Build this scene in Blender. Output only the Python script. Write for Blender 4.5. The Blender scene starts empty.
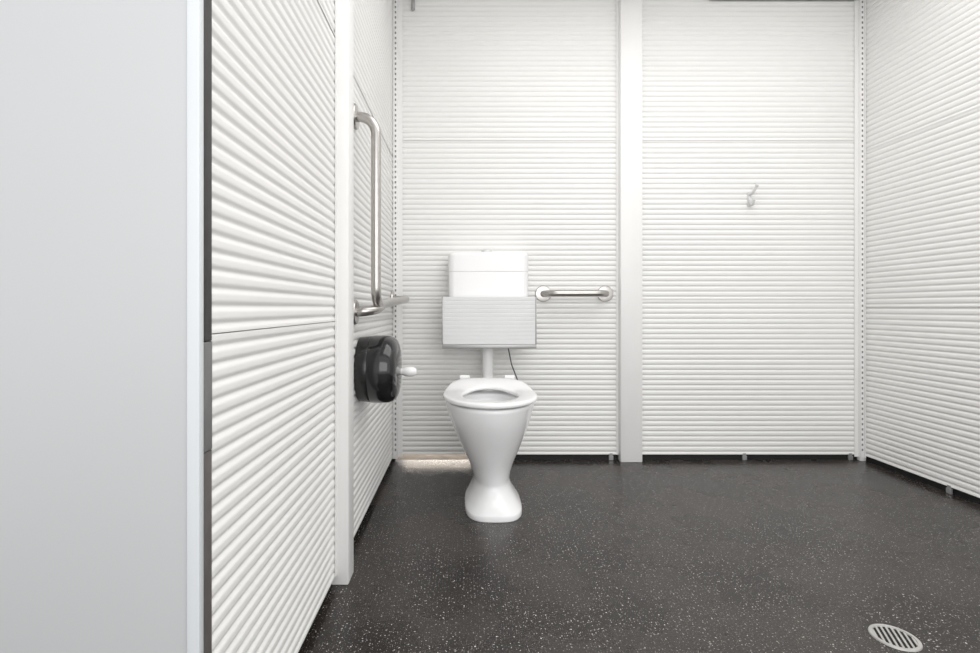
import bpy, bmesh, math, random
from mathutils import Vector, Matrix
random.seed(4)
S = bpy.context.scene
C = S.collection
PI = math.pi
try:
    S.view_settings.view_transform = 'Standard'
    S.view_settings.look = 'None'
    S.view_settings.exposure = 0.0
except Exception: pass

# ------------------------------------------------------------------ materials
def mat(name, col, rough=0.5, metal=0.0, noise=0.0, nscale=8.0, bump=0.0, bscale=200.0, coat=0.0, spec=0.5):
    m = bpy.data.materials.new(name); m.use_nodes = True
    nt = m.node_tree; b = nt.nodes['Principled BSDF']
    b.inputs['Base Color'].default_value = (*col, 1)
    b.inputs['Roughness'].default_value = rough
    b.inputs['Metallic'].default_value = metal
    b.inputs['Coat Weight'].default_value = coat
    b.inputs['Specular IOR Level'].default_value = spec
    tc = nt.nodes.new('ShaderNodeTexCoord')
    if noise:
        n = nt.nodes.new('ShaderNodeTexNoise'); n.inputs['Scale'].default_value = nscale; n.inputs['Detail'].default_value = 4
        r = nt.nodes.new('ShaderNodeValToRGB')
        r.color_ramp.elements[0].position = .3; r.color_ramp.elements[1].position = .7
        r.color_ramp.elements[0].color = (*[c*(1-noise) for c in col], 1)
        r.color_ramp.elements[1].color = (*[min(1, c*(1+noise)) for c in col], 1)
        nt.links.new(tc.outputs['Object'], n.inputs['Vector'])
        nt.links.new(n.outputs['Fac'], r.inputs['Fac'])
        nt.links.new(r.outputs['Color'], b.inputs['Base Color'])
    if bump:
        n2 = nt.nodes.new('ShaderNodeTexNoise'); n2.inputs['Scale'].default_value = bscale
        bp = nt.nodes.new('ShaderNodeBump'); bp.inputs['Strength'].default_value = bump; bp.inputs['Distance'].default_value = .001
        nt.links.new(tc.outputs['Object'], n2.inputs['Vector'])
        nt.links.new(n2.outputs['Fac'], bp.inputs['Height'])
        nt.links.new(bp.outputs['Normal'], b.inputs['Normal'])
    return m

M = {}
M['panel'] = mat('white_painted_metal', (.82, .815, .80), .42, noise=.012, nscale=3, spec=.35)
M['trim'] = mat('white_trim', (.83, .825, .815), .4, noise=.01)
M['ceil'] = mat('ceiling_white', (.82, .82, .82), .6, noise=.01)
M['dark'] = mat('black_gap', (.008, .008, .008), .7, noise=.1)
M['seal'] = mat('dark_seal', (.055, .053, .052), .6, noise=.15, nscale=30)
M['sealmid'] = mat('grey_seal', (.20, .20, .20), .5, noise=.1, nscale=30)  # grey of strip and buffers, also the painted shade dashes at the corners
M['sealgrey'] = mat('mid_grey_seal', (.17, .17, .17), .5, noise=.1, nscale=30)
M['seallow'] = mat('brown_grey_seal', (.11, .10, .095), .5, noise=.1, nscale=30)
M['door'] = mat('grey_door', (.55, .56, .565), .42, noise=.015, nscale=1.5)
M['dooredge'] = mat('pale_door_edge', (.70, .73, .75), .35, noise=.01)
M['ceramic'] = mat('ceramic', (.90, .905, .91), .09, coat=.3, noise=.005)
M['plastic'] = mat('white_plastic', (.87, .87, .87), .25, noise=.005)
M['seat'] = mat('seat_plastic', (.89, .89, .89), .18, noise=.005)
M['ribbed'] = mat('ribbed_grey', (.71, .715, .72), .4, noise=.02)
M['alu'] = mat('aluminium', (.40, .40, .40), .4, metal=.6, noise=.05)
M['steel'] = mat('brushed_steel', (.50, .48, .46), .28, metal=1.0, noise=.06, nscale=60)
M['chrome'] = mat('chrome', (.70, .70, .70), .35, metal=.5, noise=.03)
M['palehook'] = mat('pale_hook', (.66, .66, .66), .3, metal=.1, noise=.03)
M['black'] = mat('black_gloss', (.010, .010, .011), .12, noise=.1, coat=.3)
M['blackmat'] = mat('black_satin', (.014, .014, .014), .22, noise=.1)
M['rubber'] = mat('rubber_hose', (.05, .05, .05), .5, noise=.1)
M['drain'] = mat('drain_metal', (.48, .47, .45), .4, metal=.3, noise=.1, nscale=40)
M['outside'] = mat('outside_slab', (.34, .285, .23), .8, noise=.25, nscale=14)

def floor_mat():
    m = bpy.data.materials.new('speckled_vinyl'); m.use_nodes = True
    nt = m.node_tree; L = nt.links; b = nt.nodes['Principled BSDF']
    tc = nt.nodes.new('ShaderNodeTexCoord')
    n = nt.nodes.new('ShaderNodeTexNoise'); n.inputs['Scale'].default_value = 4; n.inputs['Detail'].default_value = 8
    r = nt.nodes.new('ShaderNodeValToRGB')
    r.color_ramp.elements[0].position = .32; r.color_ramp.elements[0].color = (.0145, .0117, .0104, 1)
    r.color_ramp.elements[1].position = .72; r.color_ramp.elements[1].color = (.042, .0350, .031, 1)
    L.new(tc.outputs['Object'], n.inputs['Vector']); L.new(n.outputs['Fac'], r.inputs['Fac'])
    # fine grain
    g = nt.nodes.new('ShaderNodeTexNoise'); g.inputs['Scale'].default_value = 230; g.inputs['Detail'].default_value = 2
    gr = nt.nodes.new('ShaderNodeMapRange'); gr.inputs['From Min'].default_value = .3; gr.inputs['From Max'].default_value = .7
    gr.inputs['To Min'].default_value = .20; gr.inputs['To Max'].default_value = 1.9
    L.new(tc.outputs['Object'], g.inputs['Vector']); L.new(g.outputs['Fac'], gr.inputs['Value'])
    mul = nt.nodes.new('ShaderNodeMix'); mul.data_type = 'RGBA'; mul.blend_type = 'MULTIPLY'; mul.inputs[0].default_value = 1
    L.new(r.outputs['Color'], mul.inputs[6]); L.new(gr.outputs['Result'], mul.inputs[7])
    cur = mul.outputs[2]
    for sc, thr, col in ((105, .165, (.46, .44, .42, 1)), (190, .21, (.25, .235, .225, 1)), (40, .062, (.66, .64, .62, 1))):
        w = nt.nodes.new('ShaderNodeTexNoise'); w.inputs['Scale'].default_value = 220
        add = nt.nodes.new('ShaderNodeVectorMath'); add.operation = 'MULTIPLY_ADD'
        add.inputs[1].default_value = (.004, .004, 0)
        L.new(tc.outputs['Object'], w.inputs['Vector'])
        L.new(w.outputs['Color'], add.inputs[0]); L.new(tc.outputs['Object'], add.inputs[2])
        v = nt.nodes.new('ShaderNodeTexVoronoi'); v.voronoi_dimensions = '2D'; v.inputs['Scale'].default_value = sc
        L.new(add.outputs[0], v.inputs['Vector'])
        sep = nt.nodes.new('ShaderNodeSeparateColor'); L.new(v.outputs['Color'], sep.inputs[0])
        t = nt.nodes.new('ShaderNodeMath'); t.operation = 'MULTIPLY_ADD'
        t.inputs[1].default_value = thr*2.0; t.inputs[2].default_value = -thr*.95
        L.new(sep.outputs[0], t.inputs[0])
        lt = nt.nodes.new('ShaderNodeMath'); lt.operation = 'LESS_THAN'
        L.new(v.outputs['Distance'], lt.inputs[0]); L.new(t.outputs[0], lt.inputs[1])
        mx = nt.nodes.new('ShaderNodeMix'); mx.data_type = 'RGBA'
        L.new(lt.outputs[0], mx.inputs[0]); L.new(cur, mx.inputs[6]); mx.inputs[7].default_value = col
        cur = mx.outputs[2]
    L.new(cur, b.inputs['Base Color'])
    rr = nt.nodes.new('ShaderNodeMapRange'); rr.inputs['To Min'].default_value = .14; rr.inputs['To Max'].default_value = .40
    L.new(n.outputs['Fac'], rr.inputs['Value']); L.new(rr.outputs['Result'], b.inputs['Roughness'])
    bp = nt.nodes.new('ShaderNodeBump'); bp.inputs['Strength'].default_value = .25; bp.inputs['Distance'].default_value = .0008
    L.new(g.outputs['Fac'], bp.inputs['Height']); L.new(bp.outputs['Normal'], b.inputs['Normal'])
    b.inputs['Specular IOR Level'].default_value = .5
    return m
M['floor'] = floor_mat()

# ------------------------------------------------------------------ helpers
W = {}
def obj(name, bm, m, parent=None, smooth=True, angle=40, origin=None):
    off = Vector(W.get(parent.name, (0, 0, 0))) if parent else Vector(origin or (0, 0, 0))
    bmesh.ops.translate(bm, verts=bm.verts, vec=-off)
    bmesh.ops.recalc_face_normals(bm, faces=bm.faces)
    if smooth:
        ca = math.radians(angle)
        for f in bm.faces: f.smooth = True
        for e in bm.edges:
            if len(e.link_faces) == 2 and e.calc_face_angle(0) > ca: e.smooth = False
    me = bpy.data.meshes.new(name); bm.to_mesh(me); bm.free()
    me.materials.append(m)
    o = bpy.data.objects.new(name, me); C.objects.link(o)
    if parent: o.parent = parent
    else: o.location = off
    W[o.name] = tuple(off)
    return o
def thing(name, label, cat, loc, group=None):
    o = bpy.data.objects.new(name, None); C.objects.link(o); o.location = loc
    o.empty_display_size = .1
    o['label'] = label; o['category'] = cat
    if group: o['group'] = group
    W[o.name] = tuple(loc); return o
def struct(name, bm, m, **k):
    o = obj(name, bm, m, **k); o['kind'] = 'structure'; return o
def B(): return bmesh.new()
def box(bm, x0, x1, y0, y1, z0, z1, bev=0.0, seg=2):
    t = bmesh.new()
    bmesh.ops.create_cube(t, size=1)
    for v in t.verts:
        v.co = Vector((x0 + (v.co.x+.5)*(x1-x0), y0 + (v.co.y+.5)*(y1-y0), z0 + (v.co.z+.5)*(z1-z0)))
    if bev: bmesh.ops.bevel(t, geom=t.edges[:], offset=bev, segments=seg, affect='EDGES', profile=.5)
    me = bpy.data.meshes.new('t'); t.to_mesh(me); t.free(); bm.from_mesh(me); bpy.data.meshes.remove(me)
    return bm
def rings(bm, rs, cap0=True, cap1=True, closed=False):
    vs = [[bm.verts.new(p) for p in r] for r in rs]
    n = len(rs[0]); k = len(vs)
    for i in range(k if closed else k-1):
        a, b = vs[i], vs[(i+1) % k]
        for j in range(n):
            bm.faces.new((a[j], a[(j+1) % n], b[(j+1) % n], b[j]))
    if not closed:
        if cap0: bm.faces.new(vs[0])
        if cap1: bm.faces.new(vs[-1])
    return bm
def rrect(x0, x1, y0, y1, r, z, seg=8):
    out = []
    for cx, cy_, a0 in ((x1-r, y1-r, 0), (x0+r, y1-r, 90), (x0+r, y0+r, 180), (x1-r, y0+r, 270)):
        for k in range(seg+1):
            a = math.radians(a0+90*k/seg); out.append(Vector((cx+r*math.cos(a), cy_+r*math.sin(a), z)))
    return out
def fillet(pts, r, seg=10):
    pts = [Vector(p) for p in pts]; out = [pts[0]]
    for i in range(1, len(pts)-1):
        a, p, c = pts[i-1], pts[i], pts[i+1]
        u = (a-p).normalized(); w = (c-p).normalized()
        ang = u.angle(w)
        if ang > PI-.02:
            out.append(p); continue
        d = min(r/math.tan(ang/2), (a-p).length*.49 if i > 1 else (a-p).length*.95, (c-p).length*.49 if i < len(pts)-2 else (c-p).length*.95)
        rr = d*math.tan(ang/2)
        cen = p + (u+w).normalized()*(rr/math.sin(ang/2))
        s = p+u*d-cen; e = p+w*d-cen
        ax = s.cross(e).normalized(); tot = s.angle(e)
        for k in range(seg+1): out.append(cen + Matrix.Rotation(tot*k/seg, 3, ax) @ s)
    out.append(pts[-1]); return out
def tube(bm, pts, r, n=20):
    pts = [Vector(p) for p in pts]
    t0 = (pts[1]-pts[0]).normalized()
    ref = Vector((0, 0, 1)) if abs(t0.z) < .9 else Vector((1, 0, 0))
    u = t0.cross(ref).normalized(); rs = []
    for i, p in enumerate(pts):
        if i == 0: t = t0
        elif i == len(pts)-1: t = (pts[i]-pts[i-1]).normalized()
        else: t = ((pts[i+1]-p).normalized() + (p-pts[i-1]).normalized()).normalized()
        u = (u - t*u.dot(t)).normalized(); w = t.cross(u)
        rs.append([p + (u*math.cos(2*PI*k/n) + w*math.sin(2*PI*k/n))*r for k in range(n)])
    return rings(bm, rs)
def lathe(bm, c, axis, prof, n=48, sz=1.0):
    """prof: list of (distance along axis, radius)"""
    c = Vector(c); ax = Vector(axis).normalized()
    ref = Vector((0, 0, 1)) if abs(ax.z) < .9 else Vector((1, 0, 0))
    u = ax.cross(ref).normalized(); w = ax.cross(u); rs = []
    for d, r in prof:
        rs.append([c + ax*d + (u*math.cos(2*PI*k/n) + w*math.sin(2*PI*k/n)*sz)*max(r, 1e-4) for k in range(n)])
    return rings(bm, rs)
def egg(hw, yf, yr, z, x0, cen=.46, n=72, nf=2.0, nr=2.4):
    yc = yf + cen*(yr-yf); out = []
    for k in range(n):
        t = 2*PI*k/n; c, s = math.cos(t), math.sin(t); e = nr if s > 0 else nf
        x = hw*math.copysign(abs(c)**(2/e), c); y = math.copysign(abs(s)**(2/e), s)*((yr-yc) if s > 0 else (yc-yf))
        out.append(Vector((x0+x, yc+y, z)))
    return out
def crom(keys, k=5):
    out = []
    for i in range(len(keys)-1):
        p0 = keys[max(i-1, 0)]; p1 = keys[i]; p2 = keys[i+1]; p3 = keys[min(i+2, len(keys)-1)]
        for j in range(k):
            t = j/k
            out.append(tuple(.5*(2*b+(c-a)*t+(2*a-5*b+4*c-d)*t*t+(-a+3*b-3*c+d)*t**3) for a, b, c, d in zip(p0, p1, p2, p3)))
    out.append(keys[-1]); return out

# ------------------------------------------------------------------ room constants
YB = 2.467; XL = -.352; XR = 1.958; H = 2.29; GAP = .028; PITCH = .0252; AMP = .0023
def sheet(bm, f, u0, u1, z0, z1, phase=0.0):
    n = max(4, int((z1-z0)/PITCH*16)); nu = 2; prev = None
    for i in range(n+1):
        z = z0+(z1-z0)*i/n
        d = AMP*(1-2*((1-math.cos(2*PI*(z-phase)/PITCH))/2)**2.6)
        row = [bm.verts.new(f(u0+(u1-u0)*j/nu, d, z)) for j in range(nu+1)]
        if prev:
            for j in range(nu): bm.faces.new((prev[j], prev[j+1], row[j+1], row[j]))
        prev = row
fb = lambda u, d, z: (u, YB-d, z)
fl = lambda u, d, z: (XL+d, u, z)
fr = lambda u, d, z: (XR-d, u, z)

# floor
bm = B(); box(bm, -1.4, 2.6, -1.6, YB+.005, -.05, 0); struct('floor', bm, M['floor'], smooth=False)
bm = B(); box(bm, -1.4, 2.6, YB+.006, 3.4, -.05, -.001); struct('trim_1', bm, M['outside'], smooth=False)
# ceiling
bm = B(); box(bm, -1.4, 2.6, .15, YB+.05, H, H+.04); struct('ceiling', bm, M['ceil'], smooth=False)

def panels(f, wall, u0, u1, joints, g=.0008):
    zs = [GAP]+list(joints)+[H]
    for i in range(len(zs)-1):
        a = zs[i]+(g if i else 0); b_ = zs[i+1]-(g if i < len(zs)-2 else 0)
        bm = B(); sheet(bm, f, u0, u1, a, b_, a); obj('corrugated_panel', bm, M['panel'], wall, angle=80)
# back wall
bm = B(); box(bm, -.42, 2.04, YB+.010, YB+.035, .034, H); wb = struct('wall_back', bm, M['trim'], smooth=False)
bm = B(); box(bm, .06, 2.0, YB+.004, YB+.018, 0, .031); box(bm, -.42, -.345, YB+.004, YB+.018, 0, .031)
obj('gap_seal', bm, M['dark'], wb, smooth=False)
panels(fb, wb, -.335, .757, (.792, 1.575), .0010); panels(fb, wb, .862, 1.945, (.792, 1.575), .0010)
for x in (.72, 1.378, 1.90):
    bm = B(); box(bm, x-.011, x+.011, YB-.006, YB+.003, 0, .022, .002); box(bm, x-.007, x+.007, YB-.004, YB+.003, .022, .034)
    obj('foot', bm, M['alu'], wb, smooth=False)
# left wall
bm = B(); box(bm, XL-.045, XL-.012, .70, YB+.035, .032, H); wl = struct('wall_left', bm, M['trim'], smooth=False)
bm = B(); box(bm, XL-.025, XL-.010, .70, YB+.003, 0, .031); obj('gap_seal', bm, M['dark'], wl, smooth=False)
panels(fl, wl, .690, 1.352, (.714, 1.480)); panels(fl, wl, 1.418, YB-.012, (.714, 1.480))
# right wall
bm = B(); box(bm, XR+.012, XR+.045, .2, YB+.035, .032, H); wr = struct('wall_right', bm, M['trim'], smooth=False)
bm = B(); box(bm, XR+.010, XR+.025, .2, YB+.003, 0, .031); obj('gap_seal', bm, M['dark'], wr, smooth=False)
panels(fr, wr, .2, YB-.012, (.754, 1.515))
for y in (2.02, 1.2):
    bm = B(); box(bm, XR-.006, XR+.003, y-.011, y+.011, 0, .022, .002); box(bm, XR-.004, XR+.003, y-.007, y+.007, .022, .034)
    obj('foot', bm, M['alu'], wr, smooth=False)

# posts and channels (trim)
tn = [1]
def trim(fn, m='trim', smooth=True):
    tn[0] += 1; bm = B(); fn(bm); return struct('trim_%d' % tn[0], bm, M[m], smooth=smooth)
T0, T1 = .0030, .0058
def backpost(bm):
    box(bm, .756, .862, YB-.040, YB+.009, 0, H, .004)
    box(bm, .745, .873, YB-T1, YB-T0, GAP, H)
trim(backpost)
def leftpost(bm):
    box(bm, XL-.01, XL+.037, 1.352, 1.418, 0, H, .004)
    box(bm, XL+T0, XL+T1, 1.344, 1.430, GAP, H)
trim(leftpost)
def scallop_shade(parent, x):  # dark dashes painted as the scalloped shadow of rib ends in the channel
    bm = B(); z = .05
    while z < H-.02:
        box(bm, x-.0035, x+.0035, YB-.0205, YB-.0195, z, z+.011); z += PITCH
    obj('scallop_shade', bm, M['sealmid'], parent, smooth=False)
def cornerleft(bm):          # J-channel both sides of the left rear corner
    box(bm, XL-.008, XL+.044, YB-T1, YB-T0, .018, H)
    box(bm, XL+T0, XL+T1, YB-.044, YB-T0, .018, H)
    box(bm, XL-.006, XL+.022, YB-.020, YB+.006, .01, H, .003)
scallop_shade(trim(cornerleft), XL+.012)
def cornerright(bm):
    box(bm, XR-.040, XR+.008, YB-T1, YB-T0, .018, H)
    box(bm, XR-T1, XR-T0, YB-.030, YB-T0, .018, H)
    box(bm, XR-.022, XR+.006, YB-.020, YB+.006, 0, H, .003)
scallop_shade(trim(cornerright), XR-.013)
def topstrip(bm): box(bm, 1.20, XR-.022, YB-.018, YB-.007, 2.264, 2.288, .002)
trim(topstrip, 'sealmid')

# door at the near left, facing the viewer
bm = B(); box(bm, -1.3, -.3625, .655, .690, .01, H-.01, .001); dr = struct('door_1', bm, M['door'])
bm = B(); box(bm, -.3620, -.3455, .650, .662, .01, H-.01, .0015); obj('edge_trim', bm, M['dooredge'], dr)
bm = B(); box(bm, -.3620, -.349, .6625, .690, .705, H-.01, .001); obj('seal', bm, M['seal'], dr)
bm = B(); box(bm, -.3620, -.3485, .6625, .690, .556, .704, .001); obj('seal', bm, M['sealgrey'], dr)
bm = B(); box(bm, -.3620, -.349, .6625, .690, .01, .555, .001); obj('seal', bm, M['seallow'], dr)

# ------------------------------------------------------------------ toilet
X0 = .094; XB = .106
t = thing('toilet', 'white ceramic toilet pan with open seat and narrow pedestal', 'toilet', (X0, 1.93, 0))
# z, half width, front y, rear y, front squareness
keys = [(0, .105, 1.748, 2.12, 3.2), (.002, .1070, 1.745, 2.12, 3.2), (.016, .1065, 1.746, 2.12, 3.2), (.024, .1030, 1.749, 2.12, 3.0), (.042, .091, 1.763, 2.12, 2.7), (.068, .077, 1.786, 2.12, 2.4), (.092, .0705, 1.803, 2.12, 2.2),
        (.115, .072, 1.804, 2.13, 2.1), (.160, .086, 1.789, 2.14, 2.0), (.22, .1100, 1.757, 2.15, 2.0), (.285, .1355, 1.720, 2.17, 2.0), (.34, .154, 1.692, 2.19, 2.0),
        (.385, .166, 1.677, 2.20, 2.0), (.398, .1675, 1.675, 2.20, 2.0), (.404, .165, 1.678, 2.197, 2.0), (.406, .158, 1.686, 2.19, 2.0)]
rs = [egg(hw, yf, yr, z, XB-(XB-X0)*min(1, z/.38), cen=.47, nf=nf, nr=2.6) for z, hw, yf, yr, nf in crom(keys)]
inn = [(.406, .126, 1.716, 2.03), (.400, .119, 1.724, 2.02), (.385, .120, 1.722, 2.02), (.36, .116, 1.730, 2.01), (.30, .092, 1.77, 1.985),
       (.25, .062, 1.83, 1.965), (.225, .04, 1.86, 1.95)]
rs += [egg(hw, yf, yr, z, X0, cen=.47) for z, hw, yf, yr in crom(inn, 3)]
bm = B(); rings(bm, rs); obj('pan', bm, M['ceramic'], t, angle=60)
# seat ring
bm = B(); N = 96; K = 24; th = .0098; zc = .4202
out_ = egg(.1765, 1.667, 2.105, 0, X0, cen=.49, n=N, nr=2.7); in_ = egg(.103, 1.721, 1.995, 0, X0, cen=.5, n=N, nr=2.2)
secs = []
for a, b in zip(in_, out_):
    sec = []
    for k in range(K):
        g = 2*PI*k/K; c = math.cos(g); s = math.sin(g)
        c = math.copysign(abs(c)**.6, c); s = math.copysign(abs(s)**.5, s)
        p = a.lerp(b, .5+.5*c)
        q = min(1, max(0, (p.y-1.93)/.17)); q = q*q*(3-2*q)
        sec.append(Vector((p.x, p.y, zc + th*s + .030*q)))
    secs.append(sec)
rings(bm, secs, closed=True); st = obj('seat', bm, M['seat'], t, angle=70)
for sx in (-1, 1):
    bm = B(); x = X0+sx*.095
    lathe(bm, (x-.022, 2.128, .452), (1, 0, 0), [(0, .008), (.002, .013), (.042, .013), (.044, .008)], 24)
    box(bm, x-.014, x+.014, 2.118, 2.138, .4065, .446, .003)
    obj('hinge', bm, M['plastic'], t)
for sx in (-1, 1):
    bm = B(); box(bm, X0+sx*.142-.010, X0+sx*.142+.010, 1.86, 1.90, .4062, .4105, .001); obj('buffer', bm, M['sealmid'], st)
bm = B(); tube(bm, [(XB, 2.10, .16), (XB, 2.28, .16), (XB, YB-.012, .16)], .052, 32)
lathe(bm, (XB, 2.14, .16), (0, 1, 0), [(0, .06), (.004, .064), (.05, .064), (.054, .06)], 32)
obj('outlet_pipe', bm, M['plastic'], t)
XC = .109
bm = B()
tube(bm, fillet([(XC-.002, 2.35, .616), (XC-.002, 2.35, .40), (XC-.002, 2.19, .375)], .05), .025, 28)
lathe(bm, (XC-.002, 2.35, .616), (0, 0, -1), [(0, .033), (.04, .033), (.046, .027)], 28)
obj('flush_pipe', bm, M['plastic'], t)

# cistern
c = thing('cistern', 'white plastic cistern mounted on the corrugated wall above the toilet', 'cistern', (XC, YB-.01, .62))
bm = B()
rings(bm, [rrect(XC-.1855+i, XC+.1855-i, 2.3120+i, YB-.006, .028, z) for z, i in ((.62, .012), (.628, .004), (.64, .001), (.65, 0), (.78, 0), (.915, 0), (.9178, 0), (.9184, .0004))]); obj('tank', bm, M['plastic'], c)
bm = B()
lp = [(.9188, .0006), (.9196, 0), (.922, 0), (.96, 0), (.988, 0), (.990, .0002)]
for k in range(1, 9):
    a_ = math.radians(90*k/8); lp.append((.990+.022*math.sin(a_), .0002+.022*(1-math.cos(a_))))
rings(bm, [rrect(XC-.1868+i, XC+.1868-i, 2.3112+i, YB-.006-i*.3, .029-i*.4, z) for z, i in lp]); ld = obj('lid', bm, M['plastic'], c)
bm = B(); lathe(bm, (XC-.006, 2.385, 1.0122), (0, 0, 1), [(0, .030), (.004, .030), (.006, .026), (.013, .025), (.016, .021)], 32); obj('flush_button', bm, M['chrome'], ld)
bm = B(); tube(bm, fillet([(.205, 2.37, .619), (.205, 2.37, .56), (.222, 2.38, .48), (.255, 2.42, .40), (.255, YB-.002, .37)], .04), .0028, 12)
hs = obj('water_hose', bm, M['rubber']); hs['label'] = 'thin black water hose hanging below the ribbed backrest'; hs['category'] = 'hose'

# ribbed backrest
b = thing('backrest', 'pale grey ribbed backrest panel with aluminium edge in front of the cistern', 'backrest', (.109, 2.27, .57))
bm = B()
yf, yk, z0, z1 = 2.250, 2.300, .586, .800
prof2 = [(yk, z0)]
nr_ = 12
for i in range(nr_):
    a = z0+(z1-z0)*i/nr_; h_ = (z1-z0)/nr_
    prof2 += [(yf+.0010, a), (yf, a+h_*.14), (yf, a+h_*.88), (yf+.0010, a+h_*.995)]
prof2 += [(yk, z1)]
rings(bm, [[Vector((x, y, z)) for y, z in prof2] for x in (.109-.208, .109+.208)])
obj('panel', bm, M['ribbed'], b, angle=20)
bm = B(); box(bm, .109-.2125, .109+.2125, 2.244, 2.302, .568, .5855, .003); obj('bottom_rail', bm, M['alu'], b)
for sx in (-1, 1):
    bm = B(); x = .109+sx*.2105; box(bm, x-.0022, x+.0022, 2.246, 2.302, .586, .801, .001); obj('end_cap', bm, M['alu'], b)
for sx in (-1, 1):
    bm = B(); x = .109+sx*.197; box(bm, x-.004, x+.004, 2.302, YB-.004, .66, .70, .001); obj('bracket', bm, M['alu'], b)

# ------------------------------------------------------------------ grab rails
FL = [(0, .040), (.005, .040), (.009, .037), (.011, .022)]
g = thing('grab_rail', 'short straight stainless steel grab rail on back wall beside the cistern', 'grab rail', (.54, YB, .82))
bm = B(); tube(bm, fillet([(.386, YB-.006, .82), (.386, 2.392, .82), (.690, 2.392, .82), (.690, YB-.006, .82)], .066, 14), .0165, 24); obj('rail', bm, M['steel'], g)
for x in (.386, .690):
    bm = B(); lathe(bm, (x, YB-.002, .82), (0, -1, 0), FL, 40); obj('flange', bm, M['steel'], g)

g = thing('grab_rail', 'tall L-shaped stainless steel grab rail on left wall above the black dispenser', 'grab rail', (XL, 1.58, .738))
XG = -.281
bm = B(); tube(bm, fillet([(XL+.006, 1.58, 1.354), (XG, 1.58, 1.354), (XG, 1.58, .758), (XG+.006, 2.395, .793), (XL+.006, 2.395, .793)], .055, 14), .0158, 24); obj('rail', bm, M['steel'], g)
bm = B(); tube(bm, fillet([(XL+.006, 1.58, .737), (XG, 1.58, .742), (XG, 1.72, .764)], .05, 14), .0155, 24); obj('lower_arm', bm, M['steel'], g)
for y, z in ((1.58, 1.354), (1.58, .737), (2.395, .793)):
    bm = B(); lathe(bm, (XL+.002, y, z), (1, 0, 0), FL, 40); obj('flange', bm, M['steel'], g)

# ------------------------------------------------------------------ dispenser
cy, cz = 1.675, .546
d = thing('toilet_paper_dispenser', 'glossy black round toilet roll dispenser on left wall below the grab rail', 'dispenser', (XL, cy, cz))
bm = B(); lathe(bm, (XL+.001, cy, cz), (1, 0, 0), [(0, .102), (.002, .106), (.036, .110), (.040, .1085)], 72); obj('base', bm, M['blackmat'], d)
bm = B(); lathe(bm, (XL+.041, cy, cz), (1, 0, 0), [(0, .109), (.002, .1115), (.012, .1125), (.040, .1125), (.060, .1105), (.074, .105), (.083, .096), (.089, .082), (.092, .060), (.093, .035), (.0932, .01)], 80); cv = obj('cover', bm, M['black'], d)
bm = B(); lathe(bm, (XL+.131, 1.705, .533), (1, 0, 0), [(0, .013), (.010, .013), (.016, .017), (.030, .019), (.044, .018), (.054, .012), (.057, .004)], 28, .9)
o = obj('knob', bm, M['plastic'], d); o['label'] = 'small white knob'

# ------------------------------------------------------------------ hook
hk = thing('coat_hook', 'small pale metal coat hook on the right back wall panel', 'hook', (1.404, YB, 1.297))
hx = 1.400
bm = B(); box(bm, hx-.009, hx+.009, YB-.010, YB-.002, 1.246, 1.322, .003); obj('plate', bm, M['palehook'], hk)
bm = B(); tube(bm, fillet([(hx, YB-.009, 1.308), (hx+.004, YB-.030, 1.312), (hx+.014, YB-.046, 1.344)], .014), .0075, 16)
lathe(bm, (hx+.0135, YB-.0455, 1.3425), (.3, -.4, .85), [(-.006, .004), (-.003, .0085), (.001, .0098), (.005, .0085), (.008, .004)], 16)
tube(bm, fillet([(hx, YB-.009, 1.285), (hx, YB-.026, 1.256), (hx, YB-.040, 1.254), (hx, YB-.046, 1.276)], .010), .0075, 16)
obj('prong', bm, M['palehook'], hk)

# small bracket at top of the back wall
bk = thing('bracket', 'small grey metal bracket high in the left rear corner', 'bracket', (-.255, YB-.01, 2.22))
bm = B(); box(bm, -.262, -.248, YB-.022, YB-.002, 2.222, 2.286, .002); obj('arm', bm, M['alu'], bk)
bm = B(); lathe(bm, (-.255, YB-.014, 2.222), (0, 0, -1), [(0, .010), (.008, .010), (.011, .006)], 20); obj('tip', bm, M['alu'], bk)

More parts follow.
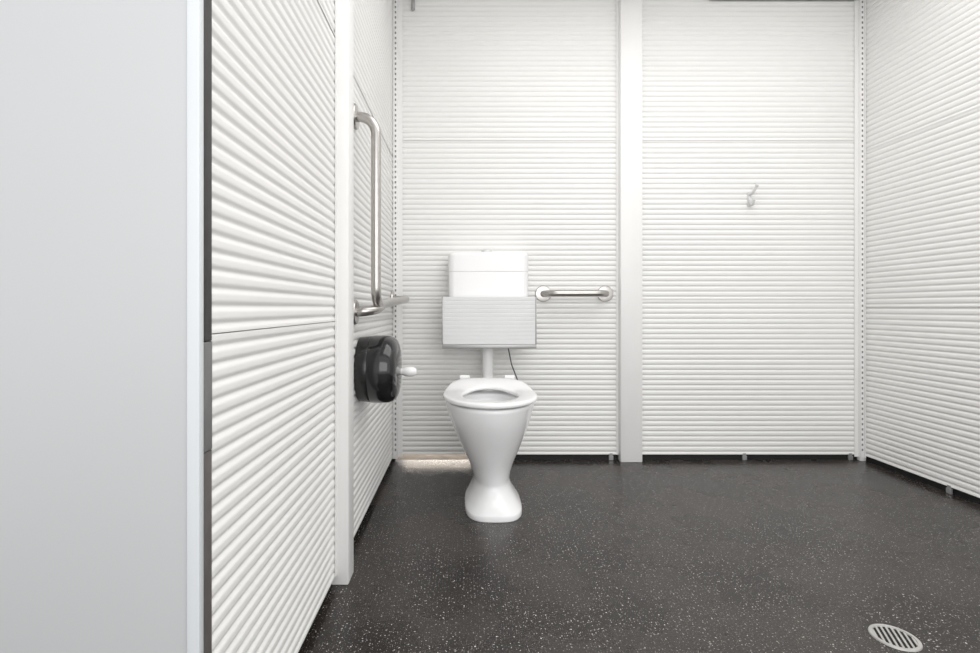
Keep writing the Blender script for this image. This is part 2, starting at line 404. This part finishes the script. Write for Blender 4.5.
# ------------------------------------------------------------------ floor drain
dx, dy, R = .977, 1.137, .0475
dn = thing('floor_drain', 'round metal floor drain with slotted grate set in the speckled floor', 'drain', (dx, dy, 0))
bm = B(); n = 56
rs = [[Vector((dx+r*math.cos(2*PI*k/n), dy+r*math.sin(2*PI*k/n), z)) for k in range(n)] for r, z in ((R, .0002), (R-.001, .003), (R-.004, .0038), (R-.0075, .0034), (R-.0085, .0004))]
rings(bm, rs, closed=True); obj('ring', bm, M['drain'], dn)
bm = B(); lathe(bm, (dx, dy, .0003), (0, 0, 1), [(0, R-.008), (.0004, R-.008)], 48); obj('sump', bm, M['dark'], dn)
bm = B(); ri = R-.0078; a = math.radians(-24)
for i in range(-4, 4):
    o_ = (i+.5)*.0104
    if abs(o_) > ri-.002: continue
    hl = math.sqrt(ri*ri-o_*o_)
    t0 = bmesh.new(); box(t0, o_-.0022, o_+.0022, -hl, hl, .0010, .0020)
    bmesh.ops.rotate(t0, verts=t0.verts, cent=(0, 0, 0), matrix=Matrix.Rotation(a, 3, 'Z'))
    bmesh.ops.translate(t0, verts=t0.verts, vec=(dx, dy, 0))
    me = bpy.data.meshes.new('t'); t0.to_mesh(me); t0.free(); bm.from_mesh(me)
obj('grate', bm, M['drain'], dn, smooth=False)

# ------------------------------------------------------------------ light
w = bpy.data.worlds.new('world'); S.world = w; w.use_nodes = True
nt = w.node_tree; bg = nt.nodes['Background']
bg.inputs['Color'].default_value = (.99, .99, 1, 1); bg.inputs['Strength'].default_value = 1.18
def area(name, loc, target, sx, sy, power, col=(1, 1, 1)):
    l = bpy.data.lights.new(name, 'AREA'); l.shape = 'RECTANGLE'; l.size = sx; l.size_y = sy; l.energy = power; l.color = col
    o = bpy.data.objects.new(name, l); C.objects.link(o); o.location = loc
    o.rotation_euler = (Vector(target)-Vector(loc)).to_track_quat('-Z', 'Y').to_euler(); return o
area('ceiling_lamp', (.90, 1.25, 2.27), (.90, 1.25, 0), 1.8, 1.4, 20, (1, .99, .975))
area('front_fill', (.7, -.9, 1.2), (.8, 2.4, .6), 2.0, 1.4, 22, (1, .99, .975))  # added frontal fill behind the camera, brightens and evens the walls
area('sunlit_gap', (-.16, 2.95, .115), (-.16, 2.42, .0), .40, .05, .75, (1, .87, .72))

# ------------------------------------------------------------------ camera
cd = bpy.data.cameras.new('camera'); co = bpy.data.objects.new('camera', cd); C.objects.link(co)
co.location = (0, 0, .75); co.rotation_euler = (PI/2, 0, 0)
cd.sensor_width = 36; cd.lens = 36*500/980
cd.shift_x = 25/980; cd.shift_y = -18.5/980
cd.clip_start = .02
S.camera = co
